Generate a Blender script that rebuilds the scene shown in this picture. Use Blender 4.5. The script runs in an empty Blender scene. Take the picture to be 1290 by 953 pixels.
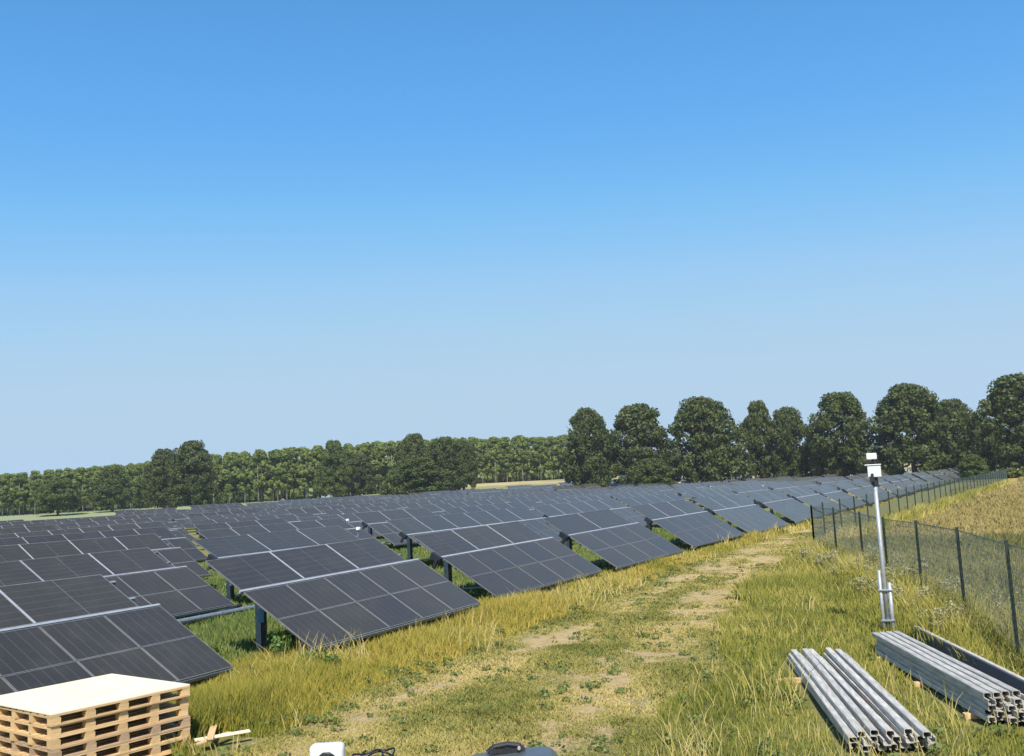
import bpy, math, random
import numpy as np
from math import sin, cos, radians, pi, sqrt, atan2, hypot
from mathutils import Matrix, Vector
random.seed(7)
rng = np.random.default_rng(7)
scene = bpy.context.scene
COL = scene.collection
CH = 3.61                     # camera height over the ground at its feet
# ------------------------------------------------------------------ helpers
def link(o):
    COL.objects.link(o); return o
def tag(o, label=None, cat=None, group=None, kind=None):
    if label: o['label'] = label
    if cat: o['category'] = cat
    if group: o['group'] = group
    if kind: o['kind'] = kind
    return o
def empty(name, loc, rot=(0, 0, 0)):
    o = bpy.data.objects.new(name, None); o.location = loc; o.rotation_euler = rot
    o.empty_display_size = .3
    return link(o)
class MB:
    def __init__(s): s.v = []; s.f = []; s.m = []; s.uv = {}
    def quad(s, a, b, c, d, m=0, uv=None):
        i = len(s.v); s.v += [a, b, c, d]; s.f.append((i, i+1, i+2, i+3)); s.m.append(m)
        if uv: s.uv[len(s.f)-1] = uv
    def box(s, x0, x1, y0, y1, z0, z1, m=0, M=None):
        P = [(x0,y0,z0),(x1,y0,z0),(x1,y1,z0),(x0,y1,z0),(x0,y0,z1),(x1,y0,z1),(x1,y1,z1),(x0,y1,z1)]
        if M is not None: P = [tuple(M @ Vector(p)) for p in P]
        i = len(s.v); s.v += P
        for q in ((3,2,1,0),(4,5,6,7),(0,1,5,4),(1,2,6,5),(2,3,7,6),(3,0,4,7)):
            s.f.append(tuple(i+k for k in q)); s.m.append(m)
    def tube(s, pts, r, n=10, m=0, cap=True):
        pts = [Vector(p) for p in pts]; rs = r if isinstance(r, (list, tuple)) else [r]*len(pts)
        base = len(s.v)
        for k, p in enumerate(pts):
            d = (pts[min(k+1, len(pts)-1)] - pts[max(k-1, 0)]).normalized()
            a = d.cross(Vector((0, 0, 1)))
            if a.length < .01: a = d.cross(Vector((1, 0, 0)))
            a.normalize(); b = d.cross(a)
            for j in range(n):
                t = 2*pi*j/n; s.v.append(tuple(p + rs[k]*(cos(t)*a + sin(t)*b)))
        for k in range(len(pts)-1):
            for j in range(n):
                q = base + k*n
                s.f.append((q+j, q+(j+1) % n, q+n+(j+1) % n, q+n+j)); s.m.append(m)
        if cap:
            s.f.append(tuple(base+j for j in range(n))[::-1]); s.m.append(m)
            s.f.append(tuple(base+(len(pts)-1)*n+j for j in range(n))); s.m.append(m)
    def mesh(s, name, mats, smooth=False):
        me = bpy.data.meshes.new(name); me.from_pydata(s.v, [], s.f)
        for mt in mats: me.materials.append(mt)
        me.polygons.foreach_set('material_index', s.m)
        if s.uv:
            l = me.uv_layers.new(name='uv')
            for fi, uv in s.uv.items():
                p = me.polygons[fi]
                for k, li in enumerate(p.loop_indices): l.data[li].uv = uv[k]
        if smooth: me.polygons.foreach_set('use_smooth', [True]*len(me.polygons))
        me.update(); return me
    def build(s, name, mats, parent=None, smooth=False, bevel=0, loc=(0,0,0), rot=(0,0,0)):
        if not isinstance(mats, list): mats = [mats]
        o = bpy.data.objects.new(name, s.mesh(name, mats, smooth)); link(o)
        o.location = loc; o.rotation_euler = rot
        if parent: o.parent = parent
        if bevel:
            b = o.modifiers.new('bevel', 'BEVEL'); b.width = bevel; b.segments = 2; b.limit_method = 'ANGLE'
        return o
def put(name, me, parent=None, loc=(0,0,0), rot=(0,0,0), sc=None):
    o = bpy.data.objects.new(name, me); o.location = loc; o.rotation_euler = rot
    if sc: o.scale = sc
    if parent: o.parent = parent
    return link(o)
# ------------------------------------------------------------------ materials
def mat(name):
    m = bpy.data.materials.new(name); m.use_nodes = True
    nt = m.node_tree; return m, nt, nt.nodes['Principled BSDF']
def ramp(nt, stops, fac=None):
    r = nt.nodes.new('ShaderNodeValToRGB'); e = r.color_ramp.elements
    while len(e) < len(stops): e.new(.5)
    for k, (p, c) in enumerate(stops): e[k].position = p; e[k].color = (*c, 1)
    if fac is not None: nt.links.new(fac, r.inputs[0])
    return r
def noise(nt, scale, detail=4, vec=None, rough=.6, dist=0):
    n = nt.nodes.new('ShaderNodeTexNoise'); n.inputs['Scale'].default_value = scale
    n.inputs['Detail'].default_value = detail; n.inputs['Roughness'].default_value = rough
    n.inputs['Distortion'].default_value = dist
    if vec is not None: nt.links.new(vec, n.inputs['Vector'])
    return n
def math_(nt, op, a, b=None, c=None):
    n = nt.nodes.new('ShaderNodeMath'); n.operation = op
    for k, v in enumerate((a, b, c)):
        if v is None: continue
        if isinstance(v, (int, float)): n.inputs[k].default_value = v
        else: nt.links.new(v, n.inputs[k])
    return n.outputs[0]
def mix(nt, f, a, b, mode='MIX'):
    n = nt.nodes.new('ShaderNodeMix'); n.data_type = 'RGBA'; n.blend_type = mode
    if isinstance(f, (int, float)): n.inputs[0].default_value = f
    else: nt.links.new(f, n.inputs[0])
    for k, v in ((6, a), (7, b)):
        if isinstance(v, tuple): n.inputs[k].default_value = (*v, 1)
        else: nt.links.new(v, n.inputs[k])
    return n.outputs[2]
def bump(nt, b, h, strength=.3, dist=.02):
    n = nt.nodes.new('ShaderNodeBump'); n.inputs['Strength'].default_value = strength
    n.inputs['Distance'].default_value = dist
    nt.links.new(h, n.inputs['Height']); nt.links.new(n.outputs[0], b.inputs['Normal'])
def simple(name, c1, c2, scale=8, rough=.6, metal=0, vec_scale=None, bumpy=0):
    m, nt, b = mat(name)
    tc = nt.nodes.new('ShaderNodeTexCoord'); v = tc.outputs['Object']
    if vec_scale:
        mp = nt.nodes.new('ShaderNodeMapping'); mp.inputs['Scale'].default_value = vec_scale
        nt.links.new(v, mp.inputs[0]); v = mp.outputs[0]
    n = noise(nt, scale, 5, v)
    r = ramp(nt, [(.3, c1), (.7, c2)], n.outputs[0])
    oi = nt.nodes.new('ShaderNodeObjectInfo')
    f = math_(nt, 'MULTIPLY_ADD', oi.outputs['Random'], .3, .85)
    vm = nt.nodes.new('ShaderNodeVectorMath'); vm.operation = 'SCALE'
    nt.links.new(r.outputs[0], vm.inputs[0]); nt.links.new(f, vm.inputs['Scale'])
    nt.links.new(vm.outputs[0], b.inputs['Base Color'])
    b.inputs['Roughness'].default_value = rough; b.inputs['Metallic'].default_value = metal
    if bumpy: bump(nt, b, n.outputs[0], bumpy)
    return m
def solar_glass(name, axis, nl):
    """dark cells, thin pale busbar stripes along one side and cell gaps across"""
    m, nt, b = mat(name)
    tc = nt.nodes.new('ShaderNodeTexCoord'); sp = nt.nodes.new('ShaderNodeSeparateXYZ')
    nt.links.new(tc.outputs['UV'], sp.inputs[0])
    a = sp.outputs[axis]; c = sp.outputs[1-axis]
    fr = math_(nt, 'FRACT', math_(nt, 'MULTIPLY', a, nl))
    d = math_(nt, 'ABSOLUTE', math_(nt, 'SUBTRACT', fr, .5))
    l1 = math_(nt, 'GREATER_THAN', d, .455)
    fr2 = math_(nt, 'FRACT', math_(nt, 'MULTIPLY', c, 12))
    l2 = math_(nt, 'GREATER_THAN', math_(nt, 'ABSOLUTE', math_(nt, 'SUBTRACT', fr2, .5)), .47)
    geo = nt.nodes.new('ShaderNodeNewGeometry')
    n = noise(nt, .35, 3, geo.outputs['Position'])
    oi = nt.nodes.new('ShaderNodeObjectInfo')
    f = math_(nt, 'ADD', math_(nt, 'MULTIPLY', n.outputs[0], .6), math_(nt, 'MULTIPLY', oi.outputs['Random'], .4))
    base = ramp(nt, [(.25, (.017, .012, .009)), (.5, (.023, .016, .009)), (.8, (.028, .020, .009))], f).outputs[0]
    c1 = mix(nt, math_(nt, 'MULTIPLY', l2, .12), base, (.10, .105, .12))
    c2 = mix(nt, math_(nt, 'MULTIPLY', l1, .26), c1, (.12, .125, .14))
    dust = noise(nt, 1.7, 6, geo.outputs['Position'])
    c3 = mix(nt, ramp(nt, [(.45, (0,0,0)), (.8, (.09,.09,.09))], dust.outputs[0]).outputs[0], c2, (.16, .15, .13))
    nt.links.new(c3, b.inputs['Base Color'])
    b.inputs['Roughness'].default_value = .2
    rr = ramp(nt, [(.3, (.27,)*3), (.75, (.42,)*3)], dust.outputs[0]); nt.links.new(rr.outputs[0], b.inputs['Roughness'])
    b.inputs['IOR'].default_value = 1.56
    b.inputs['Sheen Weight'].default_value = .34; b.inputs['Sheen Roughness'].default_value = .45; b.inputs['Sheen Tint'].default_value = (1, .84, .62, 1); b.inputs['Specular Tint'].default_value = (1, .90, .76, 1)
    return m
M_glow = solar_glass('lower_module_glass', 0, 6)
M_gup = solar_glass('upper_module_glass', 1, 6)
M_alu = simple('aluminium_frame', (.16, .155, .15), (.23, .225, .22), 5, .5, .1)
M_strip = simple('bright_strip', (.30, .31, .33), (.40, .41, .43), 5, .5, .2)
M_line = simple('pale_cell_gap', (.09, .09, .095), (.13, .13, .135), 5, .4)
M_back = simple('white_backsheet', (.32, .33, .33), (.42, .42, .42), 3, .6)
M_galv = simple('galvanised_steel', (.28, .255, .215), (.64, .59, .51), 5, .6, .05, (.5, 5, 5), .08)
M_mast = simple('mast_steel', (.32, .33, .33), (.46, .47, .47), 9, .5, .3)
M_galvd = simple('dull_galvanised_post', (.20, .23, .26), (.33, .37, .41), 9, .5, .5)
M_dark = simple('dark_bracket', (.012, .012, .014), (.03, .03, .034), 20, .5)
M_cable = simple('black_cable', (.01, .01, .011), (.02, .02, .022), 20, .5)
M_white = simple('white_plastic', (.76, .77, .74), (.84, .85, .83), 10, .35)
M_blue = simple('blue_label_box', (.05, .13, .22), (.08, .18, .28), 10, .5)
M_wood = simple('fresh_pine', (.52, .32, .14), (.72, .51, .27), 6, .75, 0, (1.2, 14, 14), .12)
M_woodd = simple('weathered_pine', (.33, .21, .12), (.50, .35, .21), 6, .8, 0, (1.2, 14, 14), .12)
M_ply = simple('pale_plywood', (.74, .60, .40), (.84, .72, .53), 1.6, .6, 0, (1, 7, 7), .02)
M_green = simple('dark_green_coating', (.016, .026, .021), (.026, .04, .032), 30, .55)
M_wire = simple('grey_green_wire', (.10, .14, .12), (.16, .20, .18), 30, .5)
M_tray = simple('dark_grey_tray', (.07, .07, .075), (.11, .11, .115), 5, .6)
M_rim = simple('pale_rim', (.45, .40, .32), (.58, .52, .43), 5, .6)
M_rust = simple('pipe_end', (.12, .11, .10), (.2, .19, .18), 30, .7)
def leafy(name, c0, c1, c2, trans=.25, scale=.9):
    m, nt, b = mat(name)
    geo = nt.nodes.new('ShaderNodeNewGeometry'); oi = nt.nodes.new('ShaderNodeObjectInfo')
    at = nt.nodes.new('ShaderNodeAttribute'); at.attribute_name = 'tint'
    n = noise(nt, scale, 2, geo.outputs['Position'])
    f = math_(nt, 'ADD', math_(nt, 'MULTIPLY', at.outputs['Fac'], .55), math_(nt, 'MULTIPLY', n.outputs[0], .35))
    f = math_(nt, 'ADD', f, math_(nt, 'MULTIPLY', oi.outputs['Random'], .14))
    r = ramp(nt, [(.2, c0), (.5, c1), (.85, c2)], f)
    nt.links.new(r.outputs[0], b.inputs['Base Color']); b.inputs['Roughness'].default_value = .55
    b.inputs['Specular IOR Level'].default_value = .3
    t = nt.nodes.new('ShaderNodeBsdfTranslucent'); ms = nt.nodes.new('ShaderNodeMixShader')
    nt.links.new(r.outputs[0], t.inputs[0]); ms.inputs[0].default_value = trans
    nt.links.new(b.outputs[0], ms.inputs[1]); nt.links.new(t.outputs[0], ms.inputs[2])
    nt.links.new(ms.outputs[0], nt.nodes['Material Output'].inputs[0])
    return m
M_oak = leafy('oak_leaf', (.044, .060, .014), (.074, .094, .022), (.115, .138, .034), .22, .35)
M_olive = leafy('olive_leaf', (.060, .085, .018), (.095, .125, .028), (.14, .17, .04), .25, .35)
M_poplar = leafy('poplar_leaf', (.15, .195, .045), (.20, .25, .06), (.26, .31, .085), .35, .2)
M_weed = leafy('weed_leaf', (.06, .12, .02), (.11, .19, .035), (.19, .27, .07), .3, 3)
M_clover = leafy('clover_leaf', (.12, .16, .035), (.17, .21, .055), (.26, .28, .09), .3, 3)
M_bark = simple('pale_bark', (.22, .20, .16), (.34, .31, .26), 6, .85)
M_barkd = simple('dark_bark', (.10, .075, .05), (.17, .13, .09), 6, .9)
# ------------------------------------------------------------------ terrain
def sm(t): t = np.clip(t, 0, 1); return t*t*(3-2*t)
def gz(x, y):
    d = np.hypot(x, y)
    z = 1.0*sm((d-150)/90)*sm((y-50)/60) + (1.9+2.0*sm((38-np.degrees(np.arctan2(y, x)))/8))*sm((d-245)/60) + .04*np.sin(x*.31+1)*np.cos(y*.27) + .02*np.sin(x*.9)*np.sin(y*1.1+.5)
    return z
def ruts(x): return 4.75+.135*x, 9.05+.062*x     # right and left wheel rut
def build_ground():
    m, nt, b = mat('meadow_soil')
    geo = nt.nodes.new('ShaderNodeNewGeometry'); P = geo.outputs['Position']
    sp = nt.nodes.new('ShaderNodeSeparateXYZ'); nt.links.new(P, sp.inputs[0])
    X, Y = sp.outputs[0], sp.outputs[1]
    mpp = nt.nodes.new('ShaderNodeMapping'); mpp.inputs['Scale'].default_value = (.45, 1.3, 1); mpp.inputs['Rotation'].default_value = (0, 0, -.1); nt.links.new(P, mpp.inputs[0])
    n1 = noise(nt, 1.6, 8, mpp.outputs[0], .75, .5); n2 = noise(nt, 5, 8, P, .8, .8); n3 = noise(nt, .18, 4, P); n4 = noise(nt, .035, 3, P)
    green = ramp(nt, [(.3, (.10, .11, .03)), (.5, (.20, .19, .06)), (.72, (.33, .27, .12))], n2.outputs[0]).outputs[0]
    dirt = ramp(nt, [(.3, (.32, .21, .10)), (.55, (.52, .37, .19)), (.8, (.70, .52, .29))], n2.outputs[0]).outputs[0]
    # wheel ruts
    yr = math_(nt, 'MULTIPLY_ADD', X, .135, 4.75); yl = math_(nt, 'MULTIPLY_ADD', X, .062, 9.05)
    def near(c, w):
        d = math_(nt, 'ABSOLUTE', math_(nt, 'SUBTRACT', Y, c))
        return math_(nt, 'SUBTRACT', 1, math_(nt, 'MULTIPLY', d, 1/w))
    r1 = near(yr, 1.5); r2 = near(yl, 1.2)
    rr = math_(nt, 'MAXIMUM', math_(nt, 'MAXIMUM', r1, r2), 0)
    wear = math_(nt, 'MAXIMUM', near(math_(nt, 'MULTIPLY_ADD', X, .10, 6.9), 3.4), 0)
    s = math_(nt, 'ADD', math_(nt, 'MULTIPLY', rr, .42), math_(nt, 'MULTIPLY', wear, .22))
    s = math_(nt, 'ADD', s, math_(nt, 'MULTIPLY', n1.outputs[0], .95))
    s = math_(nt, 'ADD', s, math_(nt, 'MULTIPLY', n2.outputs[0], .62)); s = math_(nt, 'SUBTRACT', s, .24)
    dm = ramp(nt, [(.62, (0,0,0)), (.98, (1,1,1))], s).outputs[0]
    c = mix(nt, dm, green, dirt)
    # dry tawny field to the right of the fence, further away
    dry = ramp(nt, [(.25, (.30, .20, .055)), (.55, (.42, .30, .09)), (.8, (.34, .30, .09))], n1.outputs[0]).outputs[0]
    fx = math_(nt, 'MULTIPLY', math_(nt, 'SUBTRACT', X, 44), .06)
    fy = math_(nt, 'MULTIPLY', math_(nt, 'SUBTRACT', 7.0, Y), .5)
    fm = nt.nodes.new('ShaderNodeClamp'); nt.links.new(math_(nt, 'MINIMUM', fx, fy), fm.inputs[0])
    c = mix(nt, fm.outputs[0], c, dry)
    # stubble fields beyond the array
    lf = nt.nodes.new('ShaderNodeClamp'); nt.links.new(math_(nt, 'MULTIPLY', math_(nt, 'SUBTRACT', Y, math_(nt, 'MULTIPLY', X, .68)), .04), lf.inputs[0])
    D = nt.nodes.new('ShaderNodeVectorMath'); D.operation = 'LENGTH'; nt.links.new(P, D.inputs[0])
    far = nt.nodes.new('ShaderNodeClamp')
    nt.links.new(math_(nt, 'MULTIPLY', math_(nt, 'SUBTRACT', D.outputs['Value'], math_(nt, 'MULTIPLY_ADD', lf.outputs[0], -70, 250)), .05), far.inputs[0])
    tan = ramp(nt, [(.35, (.20, .22, .08)), (.55, (.46, .36, .19)), (.8, (.52, .42, .25))], n4.outputs[0]).outputs[0]
    tan = mix(nt, lf.outputs[0], tan, (.27, .31, .16))
    c = mix(nt, far.outputs[0], c, tan)
    c = mix(nt, ramp(nt, [(.35, (0,0,0)), (.7, (.3,.3,.3))], n3.outputs[0]).outputs[0], c, (.22, .20, .06))
    nt.links.new(c, b.inputs['Base Color']); b.inputs['Roughness'].default_value = .95
    b.inputs['Specular IOR Level'].default_value = .1
    bump(nt, b, n2.outputs[0], .8, .06)
    # radial grid
    rs = [0] + [1.5*1.16**k for k in range(53)]
    na = 144; V = [(0, 0, float(gz(0, 0)))]; F = []
    for r in rs[1:]:
        for j in range(na):
            a = 2*pi*j/na; x, y = r*cos(a), r*sin(a); V.append((x, y, float(gz(x, y)) - (.25 if False else 0)))
    for j in range(na): F.append((0, 1+j, 1+(j+1) % na))
    for k in range(len(rs)-2):
        for j in range(na):
            q = 1+k*na; F.append((q+j, q+na+j, q+na+(j+1) % na, q+(j+1) % na))
    me = bpy.data.meshes.new('ground'); me.from_pydata(V, [], F); me.materials.append(m)
    me.polygons.foreach_set('use_smooth', [True]*len(F))
    o = link(bpy.data.objects.new('ground', me)); tag(o, kind='structure')
build_ground()
# ------------------------------------------------------------------ solar tables
L, U, TILT, Z0 = 2.28, 1.36, .546, .45      # lower slant, upper slant, tilt, lower edge height
def module_mesh(name, w, h, glass, split=False):
    b = MB(); t = .032; e = .014
    b.quad((e, e, 0), (w-e, e, 0), (w-e, h-e, 0), (e, h-e, 0), 0, [(0,0), (1,0), (1,1), (0,1)])
    b.quad((e, h-e, -t), (w-e, h-e, -t), (w-e, e, -t), (e, e, -t), 2)
    for x0, x1, y0, y1 in ((0, w, 0, e), (0, w, h-e, h), (0, e, e, h-e), (w-e, w, e, h-e)):
        b.box(x0, x1, y0, y1, -t, .004, 1)
    if split:
        b.box(w/2-.009, w/2+.009, e, h-e, -.004, .0025, 3)
    return b.mesh(name, [glass, M_alu, M_back, M_line])
def strip_mesh():
    b = MB(); b.box(-.024, .024, L+.09, L+U, -.02, .009); return b.mesh('cover_strip', [M_strip])
MC = {}
def cached(key, fn):
    if key not in MC: MC[key] = fn()
    return MC[key]
TH = 0
def table_meshes(n, wc):
    """shared meshes for a table of n lower columns wc wide"""
    Lx = n*wc
    def rails():
        b = MB()
        for s in (.35, 1.75, L+.45, L+1.1):
            b.box(0.05, Lx-.3, s-.03, s+.03, -.10, -.034)
        return b.mesh('rail', [M_galvd])
    def tube_():
        b = MB(); b.box(-.06, Lx+.02, L+.015, L+.075, -.045, .012)
        return b.mesh('ridge_rail', [M_strip])
    def bracket():
        b = MB(); b.box(-.20, -.05, L-.06, L+.32, -.16, .03); b.box(-.26, -.19, L-.02, L+.08, -.36, -.03)
        return b.mesh('end_bracket', [M_dark])
    def low():
        b = MB(); b.box(0, Lx, -.012, .05, -.11, -.034)
        return b.mesh('lower_beam', [M_galvd])
    def array():
        b = MB()
        for i in range(n):
            for j in range(2):
                add_mod(b, i*wc+.012, j*1.14+.008, wc-.024, 1.124, 0)
        nu = max(1, round((Lx-.5)/2.43)); wu = (Lx-.5)/nu
        for i in range(nu):
            add_mod(b, i*wu+.02, L+.09, wu-.04, U-.09, 1)
            if i: b.box(i*wu-.024, i*wu+.024, L+.09, L+U, -.02, .009, 5)
        return b.mesh('module_array', [M_glow, M_alu, M_back, M_line, M_gup, M_strip])
    def add_mod(b, x, y, w, h, up):
        t = .032; e = .02
        b.quad((x+e, y+e, 0), (x+w-e, y+e, 0), (x+w-e, y+h-e, 0), (x+e, y+h-e, 0), 4 if up else 0, [(0,0), (1,0), (1,1), (0,1)])
        b.quad((x+e, y+h-e, -t), (x+w-e, y+h-e, -t), (x+w-e, y+e, -t), (x+e, y+e, -t), 2)
        for x0, x1, y0, y1 in ((x, x+w, y, y+e), (x, x+w, y+h-e, y+h), (x, x+e, y+e, y+h-e), (x+w-e, x+w, y+e, y+h-e)):
            b.box(x0, x1, y0, y1, -t, .004, 1)
        if up: b.box(x+w/2-.009, x+w/2+.009, y+e, y+h-e, -.004, .0025, 3)
    k = (n, round(wc, 2))
    return {q: cached((q,)+k, f) for q, f in (('rails', rails), ('tube', tube_), ('bracket', bracket), ('low', low), ('array', array))}
def post_mesh(h):
    def f():
        b = MB(); w = .10
        b.box(-w, w, -.009, .009, -.3, h)          # H section: web and two flanges
        b.box(-w-.004, -w+.006, -.085, .085, -.3, h); b.box(w-.006, w+.004, -.085, .085, -.3, h)
        b.box(-.12, .12, -.12, .12, h, h+.02)
        return b.mesh('post', [M_galvd])
    return cached(('post', round(h, 2)), f)
def brace_mesh(y0, z0, y1, z1):
    def f():
        b = MB(); b.tube([(0, y0, z0), (0, y1, z1)], .028, 6); return b.mesh('brace', [M_galvd])
    return cached(('brace', round(z1, 2)), f)
NT = 0
def table(x, y, length, tilt=TILT, zlow=Z0, slope=0, yaw=0, n=None, detail=2, label='', group='solar tables of the array', brk=True):
    global NT; NT += 1
    g = float(gz(x+length/2, y))
    if n is None: n = max(2, round(length/1.46))
    wc = length/n
    if detail < 2: wc = round(wc, 1); 
    T = empty('solar_table', (x, y, g), (0, 0, yaw)); tag(T, label, 'solar table', group)
    ms = table_meshes(n, wc); Lx = n*wc
    ct, st = cos(tilt), sin(tilt)
    R = (Matrix.Rotation(slope, 3, 'Y') @ Matrix.Rotation(tilt, 3, 'X')); rot = R.to_euler()
    def at(u, s, w=0): return Vector((0, 0, zlow)) + R @ Vector((u, s, w))
    if detail == 2:
        for i in range(n):
            for j in range(2):
                me = cached(('lm', round(wc, 3)), lambda: module_mesh('lower_module', wc-.024, 1.124, M_glow))
                o = put('lower_module', me, T, at(i*wc+.012, j*1.14+.008), rot)
        nu = max(1, round((Lx-.5)/2.43)); wu = (Lx-.5)/nu
        for i in range(nu):
            me = cached(('um', round(wu, 3)), lambda: module_mesh('upper_module', wu-.04, U-.09, M_gup, True))
            put('upper_module', me, T, at(i*wu+.02, L+.09), rot)
            if i: put('cover_strip', cached('strip', strip_mesh), T, at(i*wu, 0), rot)
    else:
        put('module_array', ms['array'], T, at(0, 0), rot)
    put('ridge_rail', ms['tube'], T, at(0, 0), rot)
    if brk: put('end_bracket', ms['bracket'], T, at(0, 0), rot)
    if detail >= 1:
        put('support_rails', ms['rails'], T, at(0, 0), rot)
        put('lower_beam', ms['low'], T, at(0, 0), rot)
    xs = []; u = 1.42 if length > 6 else .8
    while u < Lx-.4: xs.append(u); u += 4.2
    if detail == 0: xs = xs[:1]
    for u in xs:
        p = at(u, L+.92, -.12)
        put('post', post_mesh(round(p.z, 1)), T, (p.x, p.y, p.z-round(p.z, 1)))
        if detail >= 1:
            q = at(u, .45, -.1)
            put('brace', brace_mesh(p.y, .35, q.y, round(q.z, 1)), T, (p.x+.1, 0, q.z-round(q.z, 1)))
    return T
ordn = ['first', 'second', 'third', 'fourth', 'fifth', 'sixth', 'seventh', 'eighth', 'ninth', 'tenth', 'eleventh', 'twelfth', 'thirteenth', 'fourteenth', 'fifteenth', 'sixteenth', 'seventeenth', 'eighteenth', 'nineteenth', 'twentieth']
def ord_(k):
    return ordn[k] if k < 20 else ('twenty-' + ordn[k-20] if k < 29 else 'thirtieth')
G1 = 'solar tables of the front row along the track'
front = [(-2.6, 13.85, 17.45+.64, .554, .455, .008, .044, 12), (17.04, 13.9, 6.82, .537, .45, -.013, -.037, 5), (26.6, 14.64, 6.94, .542, .32, -.015, -.082, 5),
 (34.6, 13.93, 6.12, .542, .43, -.018, -.093, 4), (44.97, 14.3, 7.14, .562, .38, -.009, -.082, 5), (53.07, 13.66, 8.9, .568, .41, .003, -.017, 6)]
labs = ['nearest dark solar table, cut by the left frame edge, behind the pallet stack',
 'dark solar table with a stout blue-grey post showing under its left end',
 'dark solar table third along the grass track, green gap at its left end',
 'dark solar table fourth along the grass track from the left',
 'greyish solar table fifth along the grass track from the left',
 'greyish solar table sixth along the track, just left of the fence corner']
for k, (x, y, ln, ti, zl, sl, ya, n) in enumerate(front):
    T = table(x, y, ln, ti, zl, sl, ya, n, 2, labs[k], G1, k > 1)
    if k == 1: T1 = T
x = 63.1; k = 6
while x < 262:
    ln = 8.9 + random.uniform(-.2, .2)
    table(x, 13.4-.012*(x-63)+random.uniform(-.1, .1), ln, TILT+random.uniform(-.02, .02), .44, 0, 0, None, 1 if x < 120 else 0,
          'pale glaring solar table of the front row, %s along it from the left' % ord_(k), G1)
    x += ln+.95; k += 1
# second row
G2 = 'solar tables of the second row'
second = [(3.0, 22.2, 9.6, .528, .43), (14.0, 22.3, 9.66, .528, .43), (25.2, 22.4, 8.6, .50, .66), (38.1, 23.5, 14.6, .548, .43)]
l2 = ['solar table of the second row cut by the left frame edge', 'solar table of the second row whose right end shows a sagging black cable',
      'solar table of the second row right of the weedy lane', 'solar table second to the right of the weedy lane in the second row']
for k, (x, y, ln, ti, zl) in enumerate(second):
    T = table(x, y, ln, ti, zl, 0, 0, None, 2, l2[k], G2)
    if k == 1: T21 = T
x = 54; k = 2
while x < 262:
    ln = 12.6+random.uniform(-.6, 1)
    table(x, 23.9+random.uniform(-.2, .2), round(ln/1.46)*1.46, TILT+random.uniform(-.03, .03), .43, 0, 0, None, 1 if x < 90 else 0,
          'solar table of the second row, %s to the right of the weedy lane' % ord_(k), G2)
    x += ln+1.4; k += 1
# deeper rows; the lane slants away by about ten metres a row
cand = []
for r in range(2, 22):
    if 13.9+10.15*r > 230: break
    y = 13.9 + 10.15*r
    lane = 26.5 + 9.7*(r-1) if r < 8 else 26.5+9.7*6+7*(r-7)
    for sgn in (-1, 1):
        x = lane+.9 if sgn > 0 else lane-1.6
        while True:
            n = random.choice([6, 8, 10, 10]); ln = n*1.46
            xa = x if sgn > 0 else x-ln
            if sgn > 0 and xa+ln > 266: break
            if sgn < 0 and xa+ln < y*.62: break
            if hypot(xa+ln/2, y) > np.interp(math.degrees(atan2(y, xa+ln/2)), [0, 30, 38, 48, 56], [300, 262, 245, 195, 172]):
                x = xa+ln+1.3 if sgn > 0 else xa-1.3; continue
            cand.append((hypot(xa+ln/2, y), xa, y, ln, n, r))
            x = xa+ln+1.3 if sgn > 0 else xa-1.3
            if sgn > 0 and random.random() < .08: x += 2.5
cand.sort()
room = 300-NT
for i, (d, xa, y, ln, n, r) in enumerate(cand[:room]):
    table(xa, y+random.uniform(-.25, .25), ln, TILT+random.uniform(-.06, .05), .45+random.uniform(-.1, .12), random.uniform(-.006, .006), random.uniform(-.01, .01), n,
          1 if d < 75 else 0, 'dark solar table in the %s row back from the grass track' % ord_(r), 'solar tables of the %s row' % ord_(r))
if len(cand) > room:
    b = MB(); 
    for d, xa, y, ln, n, r in cand[room:]:
        g = float(gz(xa+ln/2, y))
        Mx = Matrix.Translation((xa, y, g+.45)) @ Matrix.Rotation(TILT, 4, 'X')
        b.box(0, ln, 0, L, -.03, 0, 0, Mx); b.box(0, ln-.4, L+.08, L+U, -.03, 0, 0, Mx); b.box(0, ln, L+.01, L+.07, -.04, .01, 1, Mx)
        for u in (1.8, 6): b.box(xa+u-.1, xa+u+.1, y+2, y+2.2, g-.2, g+1.6, 2)
    o = b.build('distant_solar_tables', [M_gup, M_galv, M_galvd]); tag(o, 'dark mass of solar tables farthest back near the trees', 'solar tables', None, 'stuff')
print('tables', NT, 'cand', len(cand))
# small white combiner boxes standing on posts at table ends
for i, (x, y) in enumerate([(37.3, 27.6), (53.3, 27.4), (66.4, 27.6), (82, 27.3), (50.3, 38), (69, 38.2), (84, 38.1), (100, 38), (63, 48), (78, 49), (98, 48.6), (114, 27.5), (118, 48), (130, 38.3), (92, 59), (110, 60), (140, 60)]):
    g = float(gz(x, y)); T = empty('string_box', (x, y, g))
    tag(T, 'small white electrical box on a thin stake at a table end', 'junction box', 'white junction boxes among the tables')
    b = MB(); b.box(-.025, .025, -.025, .025, -.2, 2.05); b.build('stake', M_galvd, T)
    b = MB(); b.box(-.09, .09, -.08, .05, 2.0, 2.14); b.build('box', M_white, T, bevel=.02)
# blue-grey device and cable on the near post
b = MB(); b.box(-.16, -.11, -.09, .09, .75, 1.25); o = b.build('switch_box', M_blue, T1, loc=(1.42, 2.68, 0), bevel=.01)
pts = [(3.0+6.7*t, -.12, .40-.34*4*t*(1-t)*.8) for t in np.linspace(0, 1, 16)]
b = MB(); b.tube([(p[0], p[1]-.1, p[2]) for p in pts], .055, 8); b.build('sagging_cable', M_cable, T21, smooth=True)
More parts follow.
